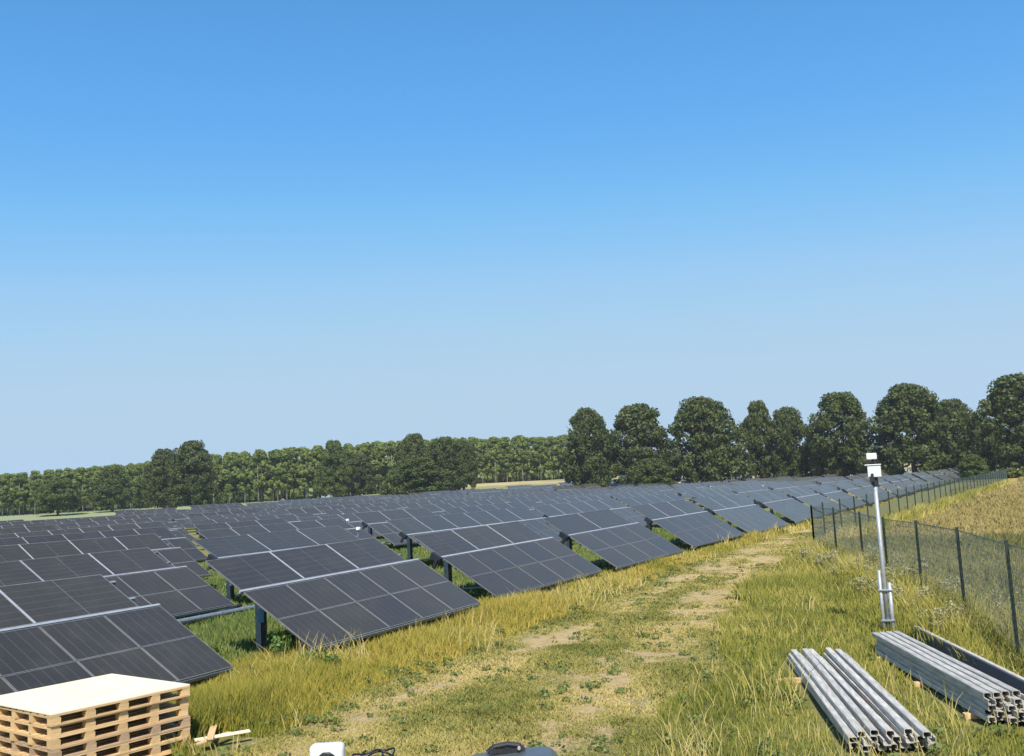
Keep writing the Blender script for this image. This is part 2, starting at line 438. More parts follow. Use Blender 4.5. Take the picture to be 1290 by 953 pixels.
# pipe laid along the foot of the second row
b = MB(); b.tube([(17.5, 21.7, .33), (24.5, 21.75, .33)], .07, 10)
for u in (18.2, 23.9): b.box(u-.04, u+.04, 21.68, 21.8, -.05, .3)
o = b.build('conduit_pipe', M_galvd, smooth=False); tag(o, 'long grey conduit on short stakes before the second row by the lane', 'pipe')
# ------------------------------------------------------------------ fences
def fence(name, pts, h, label, group=None, dx=.12, mesh_h=None, wire=.004):
    p0 = pts[0]; T = empty(name, (p0[0], p0[1], 0)); tag(T, label, 'fence', group)
    for (x, y) in pts:
        g = float(gz(x, y)); b = MB()
        b.box(-.03, .03, -.03, .03, -.3, h+.06); b.box(-.034, .034, -.034, .034, h+.06, h+.075)
        b.build('fence_post', M_green, T, loc=(x-p0[0], y-p0[1], g))
    b = MB()
    for (xa, ya), (xb, yb) in zip(pts, pts[1:]):
        ga, gb = float(gz(xa, ya)), float(gz(xb, yb)); ln = hypot(xb-xa, yb-ya)
        ux, uy = (xb-xa)/ln, (yb-ya)/ln; nx, ny = -uy, ux
        def P(u, z): 
            return (xa-p0[0]+ux*u+nx*.035, ya-p0[1]+uy*u+ny*.035, ga+(gb-ga)*u/ln+z)
        nv = int(ln/dx)
        for k in range(nv+1):
            b.tube([P(k*ln/nv, .03), P(k*ln/nv, h)], wire, 3, cap=False)
        z = .05
        while z < h+.01:
            b.tube([P(0, z), P(ln, z)], wire, 3, cap=False); z += dx*1.3
        b.tube([P(0, h), P(ln, h)], .007, 4, cap=False)
    b.build('wire_mesh', M_wire, T)
near_pts = [(41.6, 8.15), (37.6, 6.6), (33.6, 5.1), (30.2, 3.95), (26.9, 2.75), (22.9, 1.55), (19.4, .55), (15.6, -.6), (12.0, -1.8)]
fence('mesh_fence', near_pts, 2.12, 'dark green wire mesh fence from its corner down to the right frame edge', dx=.10, wire=.0045)
far_pts = [(41.6, 8.15), (44.6, 8.25)] + [(48+3.2*k, 8.1-.045*(3.2*k)) for k in range(34)]
fence('mesh_fence', far_pts, 2.12, 'long green mesh fence running straight away beside the front row of panels', dx=.16, wire=.005)
xe, ye = far_pts[-1]
fence('mesh_fence', [(xe+2+.9*k, ye-3-3.1*k) for k in range(16)], 2.2, 'bluish mesh fence across the far end of the dry field at right', dx=.3, wire=.006)
# ------------------------------------------------------------------ camera mast
mx, my = 22.5, 3.035; g = float(gz(mx, my))
T = empty('camera_mast', (mx, my, g)); tag(T, 'tall slim galvanised mast carrying white boxes behind the steel bundles', 'mast')
mast_yaw = atan2(my, mx)
T.scale = (.966,)*3; T.rotation_euler = (0, 0, mast_yaw)          # local -x looks at the photographer, local y is the picture's left
b = MB(); b.tube([(0, 0, -.2), (0, 0, 3.38)], .045, 14); b.build('upper_tube', M_mast, T, smooth=True)
b = MB(); b.tube([(-.03, .09, -.2), (-.03, .09, 1.45)], .036, 12); b.tube([(-.03, -.1, -.2), (-.03, -.1, 1.18)], .042, 12)
b.build('lower_tubes', M_mast, T, smooth=True)
for z in (.35, 1.0):
    b = MB(); b.box(-.09, .06, -.155, .135, z, z+.04); b.build('clamp', M_galvd, T, bevel=.008)
b = MB(); b.tube([(0, 0, 3.3), (0, 0, 3.5)], .075, 12); b.box(-.2, .0, .0, .1, 3.38, 3.5); b.build('mount', M_dark, T, smooth=False)
b = MB(); b.box(-.13, .13, -.15, .13, 3.48, 3.74); b.box(-.15, .15, -.165, .185, 3.74, 3.765)
o = b.build('equipment_box', M_white, T, bevel=.018)
b = MB(); b.tube([(-.17, .04, 3.53), (-.20, .04, 3.53)], .035, 12); b.build('lens', M_dark, o)
b = MB(); b.tube([(0, 0, 3.76), (0, 0, 3.88)], .03, 8); b.box(-.1, .1, -.14, .16, 3.80, 3.83); b.build('arm', M_dark, T)
b = MB(); b.box(-.1, .1, -.09, .13, 3.87, 4.01); b.build('sensor_head', M_white, T, bevel=.02)
# ------------------------------------------------------------------ steel profiles
def chan_mesh(ln, w=.105, h=.075, t=.007):
    """open C-section with rounded shoulders, opening downward"""
    prof = []
    for (cx, cz, a0) in ((w/2-.02, h-.02, 0), (-w/2+.02, h-.02, 90)):
        for k in range(4): a = radians(a0+30*k); prof.append((cx+.02*cos(a), cz+.02*sin(a)))
    out = [(w/2-.025, 0), (w/2, 0)] + prof + [(-w/2, 0), (-w/2+.025, 0)]
    inn = []
    cx0, cz0 = 0, h/2
    for (x, z) in out:
        if z < .001: inn.append((x, t))
        else: inn.append((x*(1-2*t/w), z-t if z > h-.02 else z))
    inn[1] = (w/2-t, t); inn[-2] = (-w/2+t, t)
    n = len(out); v = []; f = []
    for X in (0, ln):
        v += [(X, a, c) for a, c in out]; v += [(X, a, c) for a, c in inn]
    for k in range(n-1):
        f.append((k, k+1, 2*n+k+1, 2*n+k)); f.append((n+k+1, n+k, 3*n+k, 3*n+k+1))
        f.append((k+1, k, n+k, n+k+1)); f.append((2*n+k, 2*n+k+1, 3*n+k+1, 3*n+k))
    f.append((0, 2*n, 3*n, n)); f.append((2*n-1, 4*n-1, 3*n-1, n-1))
    me = bpy.data.meshes.new('steel_profile'); me.from_pydata(v, [], f); me.materials.append(M_galv); me.update(); return me
def bundle(near, far, rows, label, group, rnd=.02, spread=0, zb=.09, h=.078, lift=0, skip=()):
    dx, dy = far[0]-near[0], far[1]-near[1]; ln = hypot(dx, dy); yaw = atan2(dy, dx)
    me = chan_mesh(ln, .105, .075)
    nx, ny = -sin(yaw), cos(yaw)
    for r, (cnt, w0, step) in enumerate(rows):
        for k in range(cnt):
            if (r, k) in skip: continue
            off = w0 + k*step + random.uniform(-rnd, rnd)*.3; jit = random.uniform(-.12, .12)
            x, y = near[0]+nx*off+cos(yaw)*jit, near[1]+ny*off+sin(yaw)*jit
            flip = (k+r) % 2 == 1 and r < len(rows)-1
            z = float(gz(x, y))+zb+r*h
            o = put('steel_profile', me, None, (x, y, z + (.075 if flip else 0)), (pi if flip else random.uniform(-.05, .05), 0, yaw+random.uniform(-rnd, rnd)*.12*(1 if not flip else 1)))
            tag(o, label, 'steel profile', group)
def timber(x, y, yaw, ln, label, z=0, h=.08):
    b = MB(); b.box(-ln/2, ln/2, -.05, .05, 0, h); o = b.build('timber_bearer', M_wood, loc=(x, y, float(gz(x, y))+z), rot=(0, 0, yaw), bevel=.004)
    tag(o, label, 'timber')
# left bundle: low and loose
bundle((13.62, 1.93), (19.4, 4.0), [(9, -.50, .118), (8, -.47, .128), (5, -.40, .185)],
       'pale galvanised steel profile in the low loose bundle on the grass', 'steel profiles of the low left bundle', .12, zb=.075)
YB = atan2(2.1, 5.83)
timber(17.75, 3.52, YB+pi/2, 1.5, 'short yellow timber under the low steel bundle, far end')
timber(14.8, 2.3, YB+pi/2, 1.0, 'timber under the near end of the low steel bundle')
# right bundle: tall
bundle((15.3, .66), (20.35, 2.78), [(5, -.30, .12), (5, -.29, .12), (5, -.31, .12), (5, -.29, .12), (4, -.20, .135)],
       'galvanised steel profile in the tall bundle at the right frame edge', 'steel profiles of the tall right bundle', .03, zb=.075)
YC = atan2(2.12, 5.05)
for q, (t, n_) in enumerate(((.1, 'near'), (.5, 'middle'), (.9, 'far'))):
    timber(15.3+5.05*t, .66+2.12*t-.05, YC+pi/2, .85, 'timber under the %s part of the tall steel bundle' % n_)
T = empty('steel_trough', (14.9, -.12, float(gz(15, 0))+.06), (0, 0, atan2(2.72, 6.9))); tag(T, 'long dark grey trough with a pale rim lying behind the tall steel bundle', 'trough')
LT = 7.35
b = MB(); b.box(0, LT, -.14, .30, 0, .03); b.box(0, LT, .30, .32, 0, .2); b.build('tray', M_tray, T)
b = MB(); b.box(0, LT, -.17, -.142, 0, .285); b.build('back_wall', M_tray, T)
b = MB(); b.box(-.01, LT+.01, -.205, -.135, .287, .33); b.build('rim', M_rim, T, bevel=.012)
# ------------------------------------------------------------------ pallets
def pallet_parts(T, Lx, W, mats):
    h = .022; bl = .095
    b = MB()
    nb = 11
    for i in range(nb):
        y = i*(W-.13)/(nb-1); b.box(0, Lx, y, y+.13, .120, .142)
    b.build('deck_boards', mats, T)
    b = MB()
    for i in range(5):
        x = i*(Lx-.12)/4; b.box(x+.001, x+.121-.002, .002, W-.002, .0985, .1195)
    b.build('cross_boards', mats, T)
    for i in range(5):
        for j in range(5):
            x = i*(Lx-.14)/4; y = j*(W-.11)/4
            b = MB(); b.box(x+.003, x+.137, y+.004, y+.106, .0225, .098)
            b.build('block', mats, T)
    b = MB()
    for j in range(5):
        y = j*(W-.11)/4; b.box(0, Lx, y, y+.11, 0, .022)
    b.build('bottom_boards', mats, T)
PX, PY = 8.87, 11.54
pyaw = atan2(-.44, 1.99)+.03; PL, PW = 2.04, 2.1
ztop = CH-2.6; nlay = 7; ph = .1425
for k in range(nlay):
    z = ztop-.02-(k+1)*ph
    T = empty('wooden_pallet', (PX+random.uniform(-.012, .012), PY+random.uniform(-.012, .012), z), (0, 0, pyaw+random.uniform(-.013, .013)))
    n_ = nlay-k
    tag(T, ('topmost' if k == 0 else ordn[k]+' from the top')+' pine pallet of the stack in the lower left corner', 'pallet', 'stacked pallets')
    pallet_parts(T, PL, PW, M_wood if k in (1, 2, 4) else M_woodd if k in (3,) else M_wood)
b = MB(); b.box(-.01, PL+.01, -.01, PW+.01, 0, .018)
o = b.build('plywood_sheet', M_ply, loc=(PX, PY, ztop-.019), rot=(0, 0, pyaw), bevel=.003); tag(o, 'pale plywood sheet lying on top of the pallet stack', 'board')
b = MB(); b.box(-.1, PL+.1, 0, .12, 0, .1); b.box(-.1, PL+.1, PW-.12, PW, 0, .1)
zz = ztop-.02-nlay*ph
o = b.build('bearer_beam', M_woodd, loc=(PX, PY, zz-.1), rot=(0, 0, pyaw)); tag(o, 'pair of bearers under the pallet stack', 'bearers')
planks = [(11.15, 11.05, .1, .9), (11.3, 10.95, -.6, .8), (11.35, 11.2, .7, .9), ]
pl = ['near', 'crossed', 'steeply turned']
for k, (x, y, a, ln) in enumerate(planks):
    b = MB(); b.box(-ln/2, ln/2, -.05, .05, 0, .022)
    o = b.build('loose_plank', M_ply if k % 2 else M_wood, loc=(x, y, float(gz(x, y))+.12+.03*k), rot=(random.uniform(-.05, .05), random.uniform(-.08, .08), a), bevel=.002)
    tag(o, '%s loose pale plank in the litter right of the pallet stack' % pl[k], 'plank', 'loose planks by the pallets')
# ------------------------------------------------------------------ things cut by the bottom edge
def rbox(name, x, y, z, yaw, sx, sy, sz, r, m, parent=None, seg=4):
    b = MB(); b.box(-sx/2, sx/2, -sy/2, sy/2, 0, sz)
    o = b.build(name, m, parent, loc=(x, y, z), rot=(0, 0, yaw)); md = o.modifiers.new('b', 'BEVEL'); md.width = r; md.segments = seg
    for p in o.data.polygons: p.use_smooth = True
    return o
VY = radians(27.5)
def gp(px, py, z):            # ground-plan helper: metres forward/left of the photographer
    return None
T = empty('plastic_canister', (10.92, 8.72, -.11), (0, 0, VY)); tag(T, 'white plastic canister with rounded shoulders at the bottom edge', 'canister')
rbox('shell', 0, 0, 0.02, 0, .24, .46, .42, .07, M_white, T)
b = MB(); b.tube([(-.17, -.12, .30), (-.17, -.06, .345), (-.17, .02, .345), (-.17, .08, .30)], .022, 8); b.build('handle', M_dark, T, smooth=True)
T = empty('cable_heap', (11.2, 8.2, -.07)); T.scale = (.8, .75, .8); tag(T, 'low heap of tangled black cable beside the white canister', 'cable')
b = MB()
for k in range(9):
    a0 = random.uniform(0, 6); rr = random.uniform(.2, .34); cx, cy = random.uniform(-.1, .1), random.uniform(-.1, .1); zz = .04+.03*k
    pts = [(cx+rr*cos(a0+t), cy+rr*.8*sin(a0+t), zz+.03*sin(3*t+k)) for t in np.linspace(0, 5.6, 26)]
    b.tube(pts, .018, 6)
b.build('coil', M_cable, T, smooth=True)
M_hood = simple('dark_grey_hood', (.07, .075, .085), (.10, .105, .115), 2, .32)
T = empty('machine_hood', (11.32, 6.10, -.21), (0, 0, VY)); tag(T, 'rounded dark grey machine hood just entering at the bottom edge', 'machine')
b = MB(); n = 14
for k in range(n):      # arched cover, low on the left, cut off steeply on the right
    pass
prof = [(.78, .0), (.78, .30), (.70, .40), (.5, .455), (.2, .49), (-.1, .505), (-.36, .51), (-.46, .49), (-.53, .42), (-.60, .25), (-.62, 0)]
v = []; f = []
xs_ = (-.55, -.45, -.2, .25, .5); sc_ = (.9, .985, 1, .98, .85)
for X, s in zip(xs_, sc_): v += [(X, a, c*s) for a, c in prof]
m_ = len(prof)
for i in range(len(xs_)-1):
    for k in range(m_-1): f.append((i*m_+k, i*m_+k+1, (i+1)*m_+k+1, (i+1)*m_+k))
f.append(tuple(range(m_))[::-1]); f.append(tuple((len(xs_)-1)*m_+k for k in range(m_)))
me = bpy.data.meshes.new('hood'); me.from_pydata(v, [], f); me.materials.append(M_hood)
o = put('hood_shell', me, T)
md = o.modifiers.new('b', 'BEVEL'); md.width = .02; md.segments = 2; md.limit_method = 'ANGLE'
b = MB()
b.tube([(.1, .34, .50), (.1, .25, .565), (.1, .08, .59), (.1, -.06, .565), (.1, -.12, .50)], .034, 10)
b.box(.02, .18, -.10, .32, .495, .545)
b.build('grab_handle', M_dark, T, smooth=False)
b = MB(); b.tube([(-.02, -.06, .555), (.03, -.06, .555)], .02, 8); b.build('cap', M_galv, T)
# ------------------------------------------------------------------ trees
def leaf_cards(centers, radii, count, size, flat=.75, seed=1):
    r = np.random.default_rng(seed)
    w = radii**2; idx = r.choice(len(centers), count, p=w/w.sum())
    d = r.normal(size=(count, 3)); d /= np.linalg.norm(d, axis=1)[:, None]
    rad = radii[idx]*(.55+.5*r.random(count)**.6)
    P = centers[idx] + d*rad[:, None]*np.array([1, 1, flat])
    nrm = d + r.normal(size=(count, 3))*.55; nrm /= np.linalg.norm(nrm, axis=1)[:, None]
    t = np.cross(nrm, r.normal(size=(count, 3))); t /= np.linalg.norm(t, axis=1)[:, None]; bt = np.cross(nrm, t)
    s = size*(.6+.8*r.random(count))[:, None]; e = .45+.4*r.random(count)[:, None]
    # five-sided ragged clump of leaves
    V = np.stack([P+t*s*.5, P+bt*s*e*.55+t*s*.1, P+bt*s*e*.25-t*s*.45, P-bt*s*e*.35-t*s*.4, P-bt*s*e*.55+t*s*.15], 1)
    tint = np.repeat(np.clip(.5+.25*r.normal(size=count), 0, 1), 5)
    return V.reshape(-1, 3), tint
def mesh_np(name, V, k, tint, m):
    me = bpy.data.meshes.new(name); nf = len(V)//k
    me.vertices.add(len(V)); me.vertices.foreach_set('co', V.astype(np.float32).ravel())
    me.loops.add(len(V)); me.loops.foreach_set('vertex_index', np.arange(len(V), dtype=np.int32))
    me.polygons.add(nf); me.polygons.foreach_set('loop_start', np.arange(0, nf*k, k, dtype=np.int32))
    me.update(calc_edges=True)
    a = me.attributes.new('tint', 'FLOAT', 'POINT'); a.data.foreach_set('value', tint.astype(np.float32))
    me.materials.append(m); return me
def broad_crown(seed, h, w, trunk, m, leaves=27000, size=.36):
    r = np.random.default_rng(seed); C = []; Rr = []
    for k in range(330):
        z = trunk + (h-trunk)*(.03+.90*r.random())
        t = (z-trunk)/(h-trunk); env = w/2*(sin(pi*min(1, .30+.66*t))**(.7 if t < .35 else 1.0))
        a = r.random()*2*pi; env *= 1.02+.13*sin(2*a+seed+3*t)+.10*sin(3*a-5*t+seed)+.07*sin(9*t+a); q = env*r.random()**.4*.92
        C.append((q*cos(a), q*sin(a), z)); Rr.append(w*(.04+.07*r.random()**1.6))
    C = np.array(C); Rr = np.array(Rr)
    C[:, 2] = np.minimum(C[:, 2], h-Rr*1.0)
    V, t = leaf_cards(C, Rr, leaves, size, .8, seed)
    return mesh_np('crown', V, 5, t, m)
def poplar_crown(seed, h=15., w=4.4, leaves=3600, size=.5):
    r = np.random.default_rng(seed); C = []; Rr = []
    for k in range(44):
        t = r.random(); z = h*(.27+.71*t); env = w/2*(.55+.6*sin(pi*min(1, t*.9+.12)))*(1-.55*t**3)
        a = r.random()*2*pi; q = env*sqrt(r.random())*.85
        C.append((q*cos(a), q*sin(a), z)); Rr.append(w*(.10+.09*r.random()))
    C = np.array(C); Rr = np.array(Rr); C[:, 2] = np.minimum(C[:, 2], h-Rr)
    V, t = leaf_cards(C, Rr, leaves, size, 1.15, seed)
    return mesh_np('crown', V, 5, t, M_poplar)
def trunk_mesh(h, r0, m, limbs=5, seed=0, spread=.3):
    rr = random.Random(seed); b = MB()
    b.tube([(0, 0, -.3), (.03, .02, h*.3), (-.05, .06, h*.6), (.04, 0, h*.92)], [r0, r0*.8, r0*.5, r0*.12], 8)
    for k in range(limbs):
        z = h*(.25+.5*k/max(1, limbs)); a = rr.uniform(0, 6.28); q = h*spread*(.8+.4*rr.random())
        b.tube([(0, 0, z), (cos(a)*q*.5, sin(a)*q*.5, z+h*.10), (cos(a)*q, sin(a)*q, z+h*.24)], [r0*.42, r0*.28, r0*.08], 6)
    return b.mesh('trunk', [m], True)
def polar(px, d):   # direction seen at picture column px, d metres away (a bearing only)
    a = {0: 54.77, 100: 51.05, 250: 45.05, 400: 38.64, 645: 27.62, 720: 24.21, 810: 20.14, 885: 16.82, 1065: 9.16, 1160: 5.36, 1290: .48}
    ks = sorted(a); an = radians(float(np.interp(px, ks, [a[k] for k in ks])))
    return d*cos(an), d*sin(an)
CR = {}
def tree(name, px, d, h, w, kind, trunk_frac, label, group=None, var=0):
    x, y = polar(px, d); g = float(gz(x, y))
    key = (kind, var); m = {'oak': M_oak, 'olive': M_olive}[kind]
    if key not in CR: CR[key] = (broad_crown(11*var+len(kind), 14, 12, 14*trunk_frac, m), trunk_mesh(12, .42, M_barkd, 6, var))
    cm, tm = CR[key]
    T = empty(name, (x, y, g)); T.rotation_euler = (0, 0, random.uniform(0, 6.28)); tag(T, label, 'tree', group)
    put('crown', cm, T, sc=(w/12, w/12, h/14)); put('trunk', tm, T, sc=(h/14,)*3)
GB = 'broadleaf trees behind the array'
def hgt(d, px_h): return px_h/1250*d     # metres for a height in picture pixels above eye level
# name, px, d, top above horizon px, width px, kind, trunkfrac, label, var
TR = [
 (72, 295, 41, 56, 'olive', .1, 'rounded olive green tree low in front of the far left poplars', 0),
 (140, 300, 50, 44, 'olive', .12, 'mid green tree between the olive tree and the tall dark one at left', 1),
 (205, 272, 70, 50, 'oak', .1, 'lighter left half of the pair of tall trees at left', 1),
 (243, 262, 79, 62, 'oak', .06, 'very dark tall tree rising above the poplars at left', 2),
 (421, 285, 72, 42, 'olive', .1, 'green tree standing alone before the poplars, right of centre left', 2),
 (452, 292, 52, 44, 'oak', .1, 'low dark tree filling the gap beside the lone green tree', 0),
 (522, 270, 76, 52, 'oak', .08, 'left dark head of the dense clump in the middle', 1),
 (560, 265, 70, 56, 'oak', .06, 'middle tree of the dense clump in the middle', 3),
 (583, 275, 64, 40, 'oak', .08, 'right darker tree of the dense clump in the middle', 2),
 (525, 245, 44, 78, 'olive', .02, 'bright bushy tree at the foot of the middle clump', 1),
 (744, 232, 98, 64, 'oak', .1, 'leftmost tall dark tree of the right-hand line', 3),
 (806, 236, 98, 86, 'oak', .12, 'broad dark tree right behind the round bush', 0),
 (891, 226, 103, 88, 'oak', .12, 'large dark tree with a ragged domed top, right of the round bush', 1),
 (962, 238, 92, 50, 'oak', .14, 'narrow pointed tree between two larger domed trees', 2),
 (1000, 236, 82, 56, 'oak', .14, 'low tree touching the left side of the round-headed tree by the mast', 3),
 (1066, 226, 95, 86, 'oak', .12, 'round-headed dark tree just left of the mast top', 0),
 (1153, 222, 99, 92, 'oak', .1, 'widest dark tree just right of the mast top', 2),
 (1208, 235, 76, 66, 'oak', .08, 'smaller greyish tree between the wide tree and the right edge', 1),
 (1305, 215, 100, 92, 'oak', .05, 'tall dark tree cut by the right frame edge', 3),
 (1250, 250, 50, 60, 'olive', .02, 'low bushy tree filling the gap near the right frame edge', 2),
]
for px, d, th, wp, kind, tf, lab, var in TR:
    x, y = polar(px, d); h = CH + .975*th/1250*d - float(gz(x, y)); w = wp/1250*d
    tree('broadleaf_tree', px, d, h, w*1.07, kind, tf, lab, GB, var)
for px, d, th, wp, lab in ((822, 212, 26, 56, 'round mid green bush in front of the broad dark tree'), (1228, 190, 8, 36, 'small bright bush by the far end of the fence'), (655, 262, 0, 20, 'tiny bush before the poplars')):
    x, y = polar(px, d); h = max(2, CH + th/1250*d - float(gz(x, y))); w = wp/1250*d
    tree('bush', px, d, h, w, 'olive', .02, lab, None, 1)
# poplar plantation
pop = [poplar_crown(s) for s in (1, 2, 3, 4)]
ptr = [trunk_mesh(14, .2, M_bark, 3, s, .06) for s in (1, 2)]
cnt = 0
spacing = 4.6
rowdir = None
ax, ay = polar(-25, 330); bx, by = polar(742, 322)
ll = hypot(bx-ax, by-ay); ux, uy = (bx-ax)/ll, (by-ay)/ll; vx, vy = (uy, -ux) if (uy*ax-ux*ay) > 0 else (-uy, ux)
for r in range(4):
    nrow = int((ll+r*6)/spacing)
    for k in range(nrow):
        if cnt >= 285: break
        x = ax+ux*(k*spacing)+vx*r*7+random.uniform(-1.5, 1.5); y = ay+uy*(k*spacing)+vy*r*7+random.uniform(-.7, .7)
        t = k*spacing/ll
        dd = hypot(x, y); s = (float(np.interp(t, [0, .2, .4, .63, .86, 1], [45, 51, 60, 64, 62.5, 59]))/1250*dd+CH-float(gz(x, y)))/15*random.uniform(.95, 1.01)
        T = empty('poplar_tree', (x, y, float(gz(x, y))), (0, 0, random.uniform(0, 6.28)))
        tag(T, 'slender pale-trunked poplar in the front line of the plantation' if r == 0 else 'slender poplar deeper in the plantation behind the front line', 'tree', 'poplars in front line' if r == 0 else 'poplars deeper in plantation')
        wq = s*random.uniform(1.1, 1.5); put('crown', random.choice(pop), T, sc=(wq, wq, s)); put('trunk', random.choice(ptr), T, sc=(s, s, s)); cnt += 1
# far woodland and hedges, one dense mass
def hedge(name, px0, px1, d, h, label, m, depth=14, size=1.1, leaves=9000, seed=5):
    r = np.random.default_rng(seed); C = []; Rr = []
    n = int((px1-px0)*d/1250/(h*.45))*5
    for k in range(n):
        px = px0+(px1-px0)*r.random(); x, y = polar(px, d+depth*r.random()); hh = h*(.45+.55*r.random())
        C.append((x, y, float(gz(x, y))+hh*r.uniform(.3, .6))); Rr.append(hh*.45)
    V, t = leaf_cards(np.array(C), np.array(Rr), leaves, size, 1.0, seed)
    o = link(bpy.data.objects.new(name, mesh_np(name, V, 5, t, m))); tag(o, label, 'woodland', None, 'stuff')
hedge('far_woodland', 700, 1330, 520, 13, 'distant wooded horizon between the right-hand trees', M_oak, 60, 2.2, 36000)
hedge('far_woodland', -60, 740, 400, 16.5, 'dense dark undergrowth and wood behind the poplars', M_poplar, 50, 2.2, 60000, 6)
hedge('undergrowth', 1215, 1330, 205, 2.2, 'low green hedge at the far end of the dry field', M_olive, 4, .5, 3500, 8)
# ------------------------------------------------------------------ grass
def grass_mat(name, c0, c1, c2, c3):
    m, nt, b = mat(name)
    at = nt.nodes.new('ShaderNodeAttribute'); at.attribute_name = 'tint'
    geo = nt.nodes.new('ShaderNodeNewGeometry'); n = noise(nt, .55, 4, geo.outputs['Position'])
    f = math_(nt, 'ADD', math_(nt, 'MULTIPLY', at.outputs['Fac'], .62), math_(nt, 'MULTIPLY', n.outputs[0], .38))
    r = ramp(nt, [(.22, c0), (.42, c1), (.6, c2), (.85, c3)], f)
    nt.links.new(r.outputs[0], b.inputs['Base Color']); b.inputs['Roughness'].default_value = .6
    b.inputs['Specular IOR Level'].default_value = .25
    va = nt.nodes.new('ShaderNodeVectorMath'); va.operation = 'SCALE'; va.inputs['Scale'].default_value = .55; nt.links.new(geo.outputs['Normal'], va.inputs[0])
    vb = nt.nodes.new('ShaderNodeVectorMath'); vb.operation = 'ADD'; nt.links.new(va.outputs[0], vb.inputs[0]); vb.inputs[1].default_value = (0, 0, .6)
    vc = nt.nodes.new('ShaderNodeVectorMath'); vc.operation = 'NORMALIZE'; nt.links.new(vb.outputs[0], vc.inputs[0]); nt.links.new(vc.outputs[0], b.inputs['Normal'])
    t = nt.nodes.new('ShaderNodeBsdfTranslucent'); ms = nt.nodes.new('ShaderNodeMixShader')
    nt.links.new(r.outputs[0], t.inputs[0]); ms.inputs[0].default_value = .35
    nt.links.new(b.outputs[0], ms.inputs[1]); nt.links.new(t.outputs[0], ms.inputs[2])
    nt.links.new(ms.outputs[0], nt.nodes['Material Output'].inputs[0]); return m
MG_green = grass_mat('green_grass', (.09, .14, .025), (.16, .20, .045), (.25, .25, .07), (.40, .34, .14))
MG_yel = grass_mat('yellow_green_grass', (.15, .165, .018), (.30, .262, .035), (.45, .345, .06), (.62, .46, .16))
MG_mid = grass_mat('meadow_grass', (.12, .14, .02), (.24, .24, .035), (.39, .335, .065), (.62, .49, .20))
MG_track = grass_mat('trampled_grass', (.15, .165, .03), (.31, .285, .065), (.49, .40, .12), (.70, .54, .24))
MG_dry = grass_mat('olive_dry_grass', (.13, .13, .035), (.24, .215, .065), (.35, .30, .11), (.55, .46, .24))
MG_taw = grass_mat('tawny_grass', (.23, .20, .06), (.34, .265, .08), (.45, .335, .12), (.56, .45, .20))
def cam_ok(x, y):      # inside the seen wedge, with a margin
    a = np.degrees(np.arctan2(y, x)); return (a > -4) & (a < 58)
def blocked(x, y):
    bl = np.zeros(len(x), bool)
    for (cx, cy, yaw, lx0, lx1, ly0, ly1) in ((11.25, 11.0, 0, -.5, .6, -.5, .4), (PX, PY, pyaw, -.1, PL+.1, -.1, PW+.1), (13.62, 1.93, YB, -.1, 6.3, -.5, .62), (15.3, .66, YC, -.1, 5.6, -.4, .4), (14.9, -.12, YC, -.1, 7.6, -.25, .5)):
        u = (x-cx)*cos(yaw)+(y-cy)*sin(yaw); v = -(x-cx)*sin(yaw)+(y-cy)*cos(yaw)
        bl |= (u > lx0) & (u < lx1) & (v > ly0) & (v < ly1)
    return bl
def vnoise(x, y, s, seed):
    r = np.random.default_rng(seed); o = np.zeros(len(x))
    for k in range(7):
        a = r.uniform(0, 6.28); f = s*r.uniform(.6, 1.9); o += np.sin((x*cos(a)+y*sin(a))*f+r.uniform(0, 6.28))
    return o/3.2
def grass(name, regionfn, n, hfn, tintfn, m, label, bounds, wmul=1, dref=14, seed=3, lean=.45, drop=None):
    """blades scattered in polar density ~1/d^1.2 with width growing with distance"""
    r = np.random.default_rng(seed); x0, x1, y0, y1 = bounds
    x = np.exp(r.uniform(np.log(x0), np.log(x1), n*1)); y = r.uniform(y0, y1, n)
    d = np.hypot(x, y)
    k = cam_ok(x, y) & regionfn(x, y) & ~blocked(x, y); x, y, d = x[k], y[k], d[k]; n = len(x)
    h = hfn(x, y)*(.55+.75*r.random(n)); k = h > .01
    if drop: k &= r.random(n) > drop(x, y)
    x, y, d, h = x[k], y[k], d[k], h[k]; n = len(x)
    w = .0085*wmul*(np.maximum(d, dref)/dref)**.85*(.7+.6*r.random(n))
    a = r.uniform(0, 2*pi, n); la = r.uniform(0, 2*pi, n); le = h*lean*(.2+1.1*r.random(n))
    tx, ty = np.cos(a)*w, np.sin(a)*w; z = gz(x, y)-.01
    lx, ly = np.cos(la)*le, np.sin(la)*le
    B0 = np.stack([x-tx, y-ty, z], 1); B1 = np.stack([x+tx, y+ty, z], 1)
    m0 = np.stack([x-tx*.75+lx*.35, y-ty*.75+ly*.35, z+h*.6], 1); m1 = np.stack([x+tx*.75+lx*.35, y+ty*.75+ly*.35, z+h*.6], 1)
    tp = np.stack([x+lx, y+ly, z+h], 1)
    V = np.stack([B0, B1, m1, m0, m0, m1, tp], 1).reshape(-1, 3)
    # quad + triangle per blade
    me = bpy.data.meshes.new(name)
    me.vertices.add(len(V)); me.vertices.foreach_set('co', V.astype(np.float32).ravel())
    me.loops.add(len(V)); me.loops.foreach_set('vertex_index', np.arange(len(V), dtype=np.int32))
    ls = np.stack([np.arange(n)*7, np.arange(n)*7+4], 1).ravel().astype(np.int32)
    me.polygons.add(2*n); me.polygons.foreach_set('loop_start', ls); me.update(calc_edges=True)
    t = np.clip(tintfn(x, y) + .17*r.normal(size=n), 0, 1)
    at = me.attributes.new('tint', 'FLOAT', 'POINT'); at.data.foreach_set('value', np.repeat(t, 7).astype(np.float32))
    me.materials.append(m); o = link(bpy.data.objects.new(name, me)); tag(o, label, 'grass', None, 'stuff')
    print(name, n); return o
def yR(x): return 4.75+.135*x
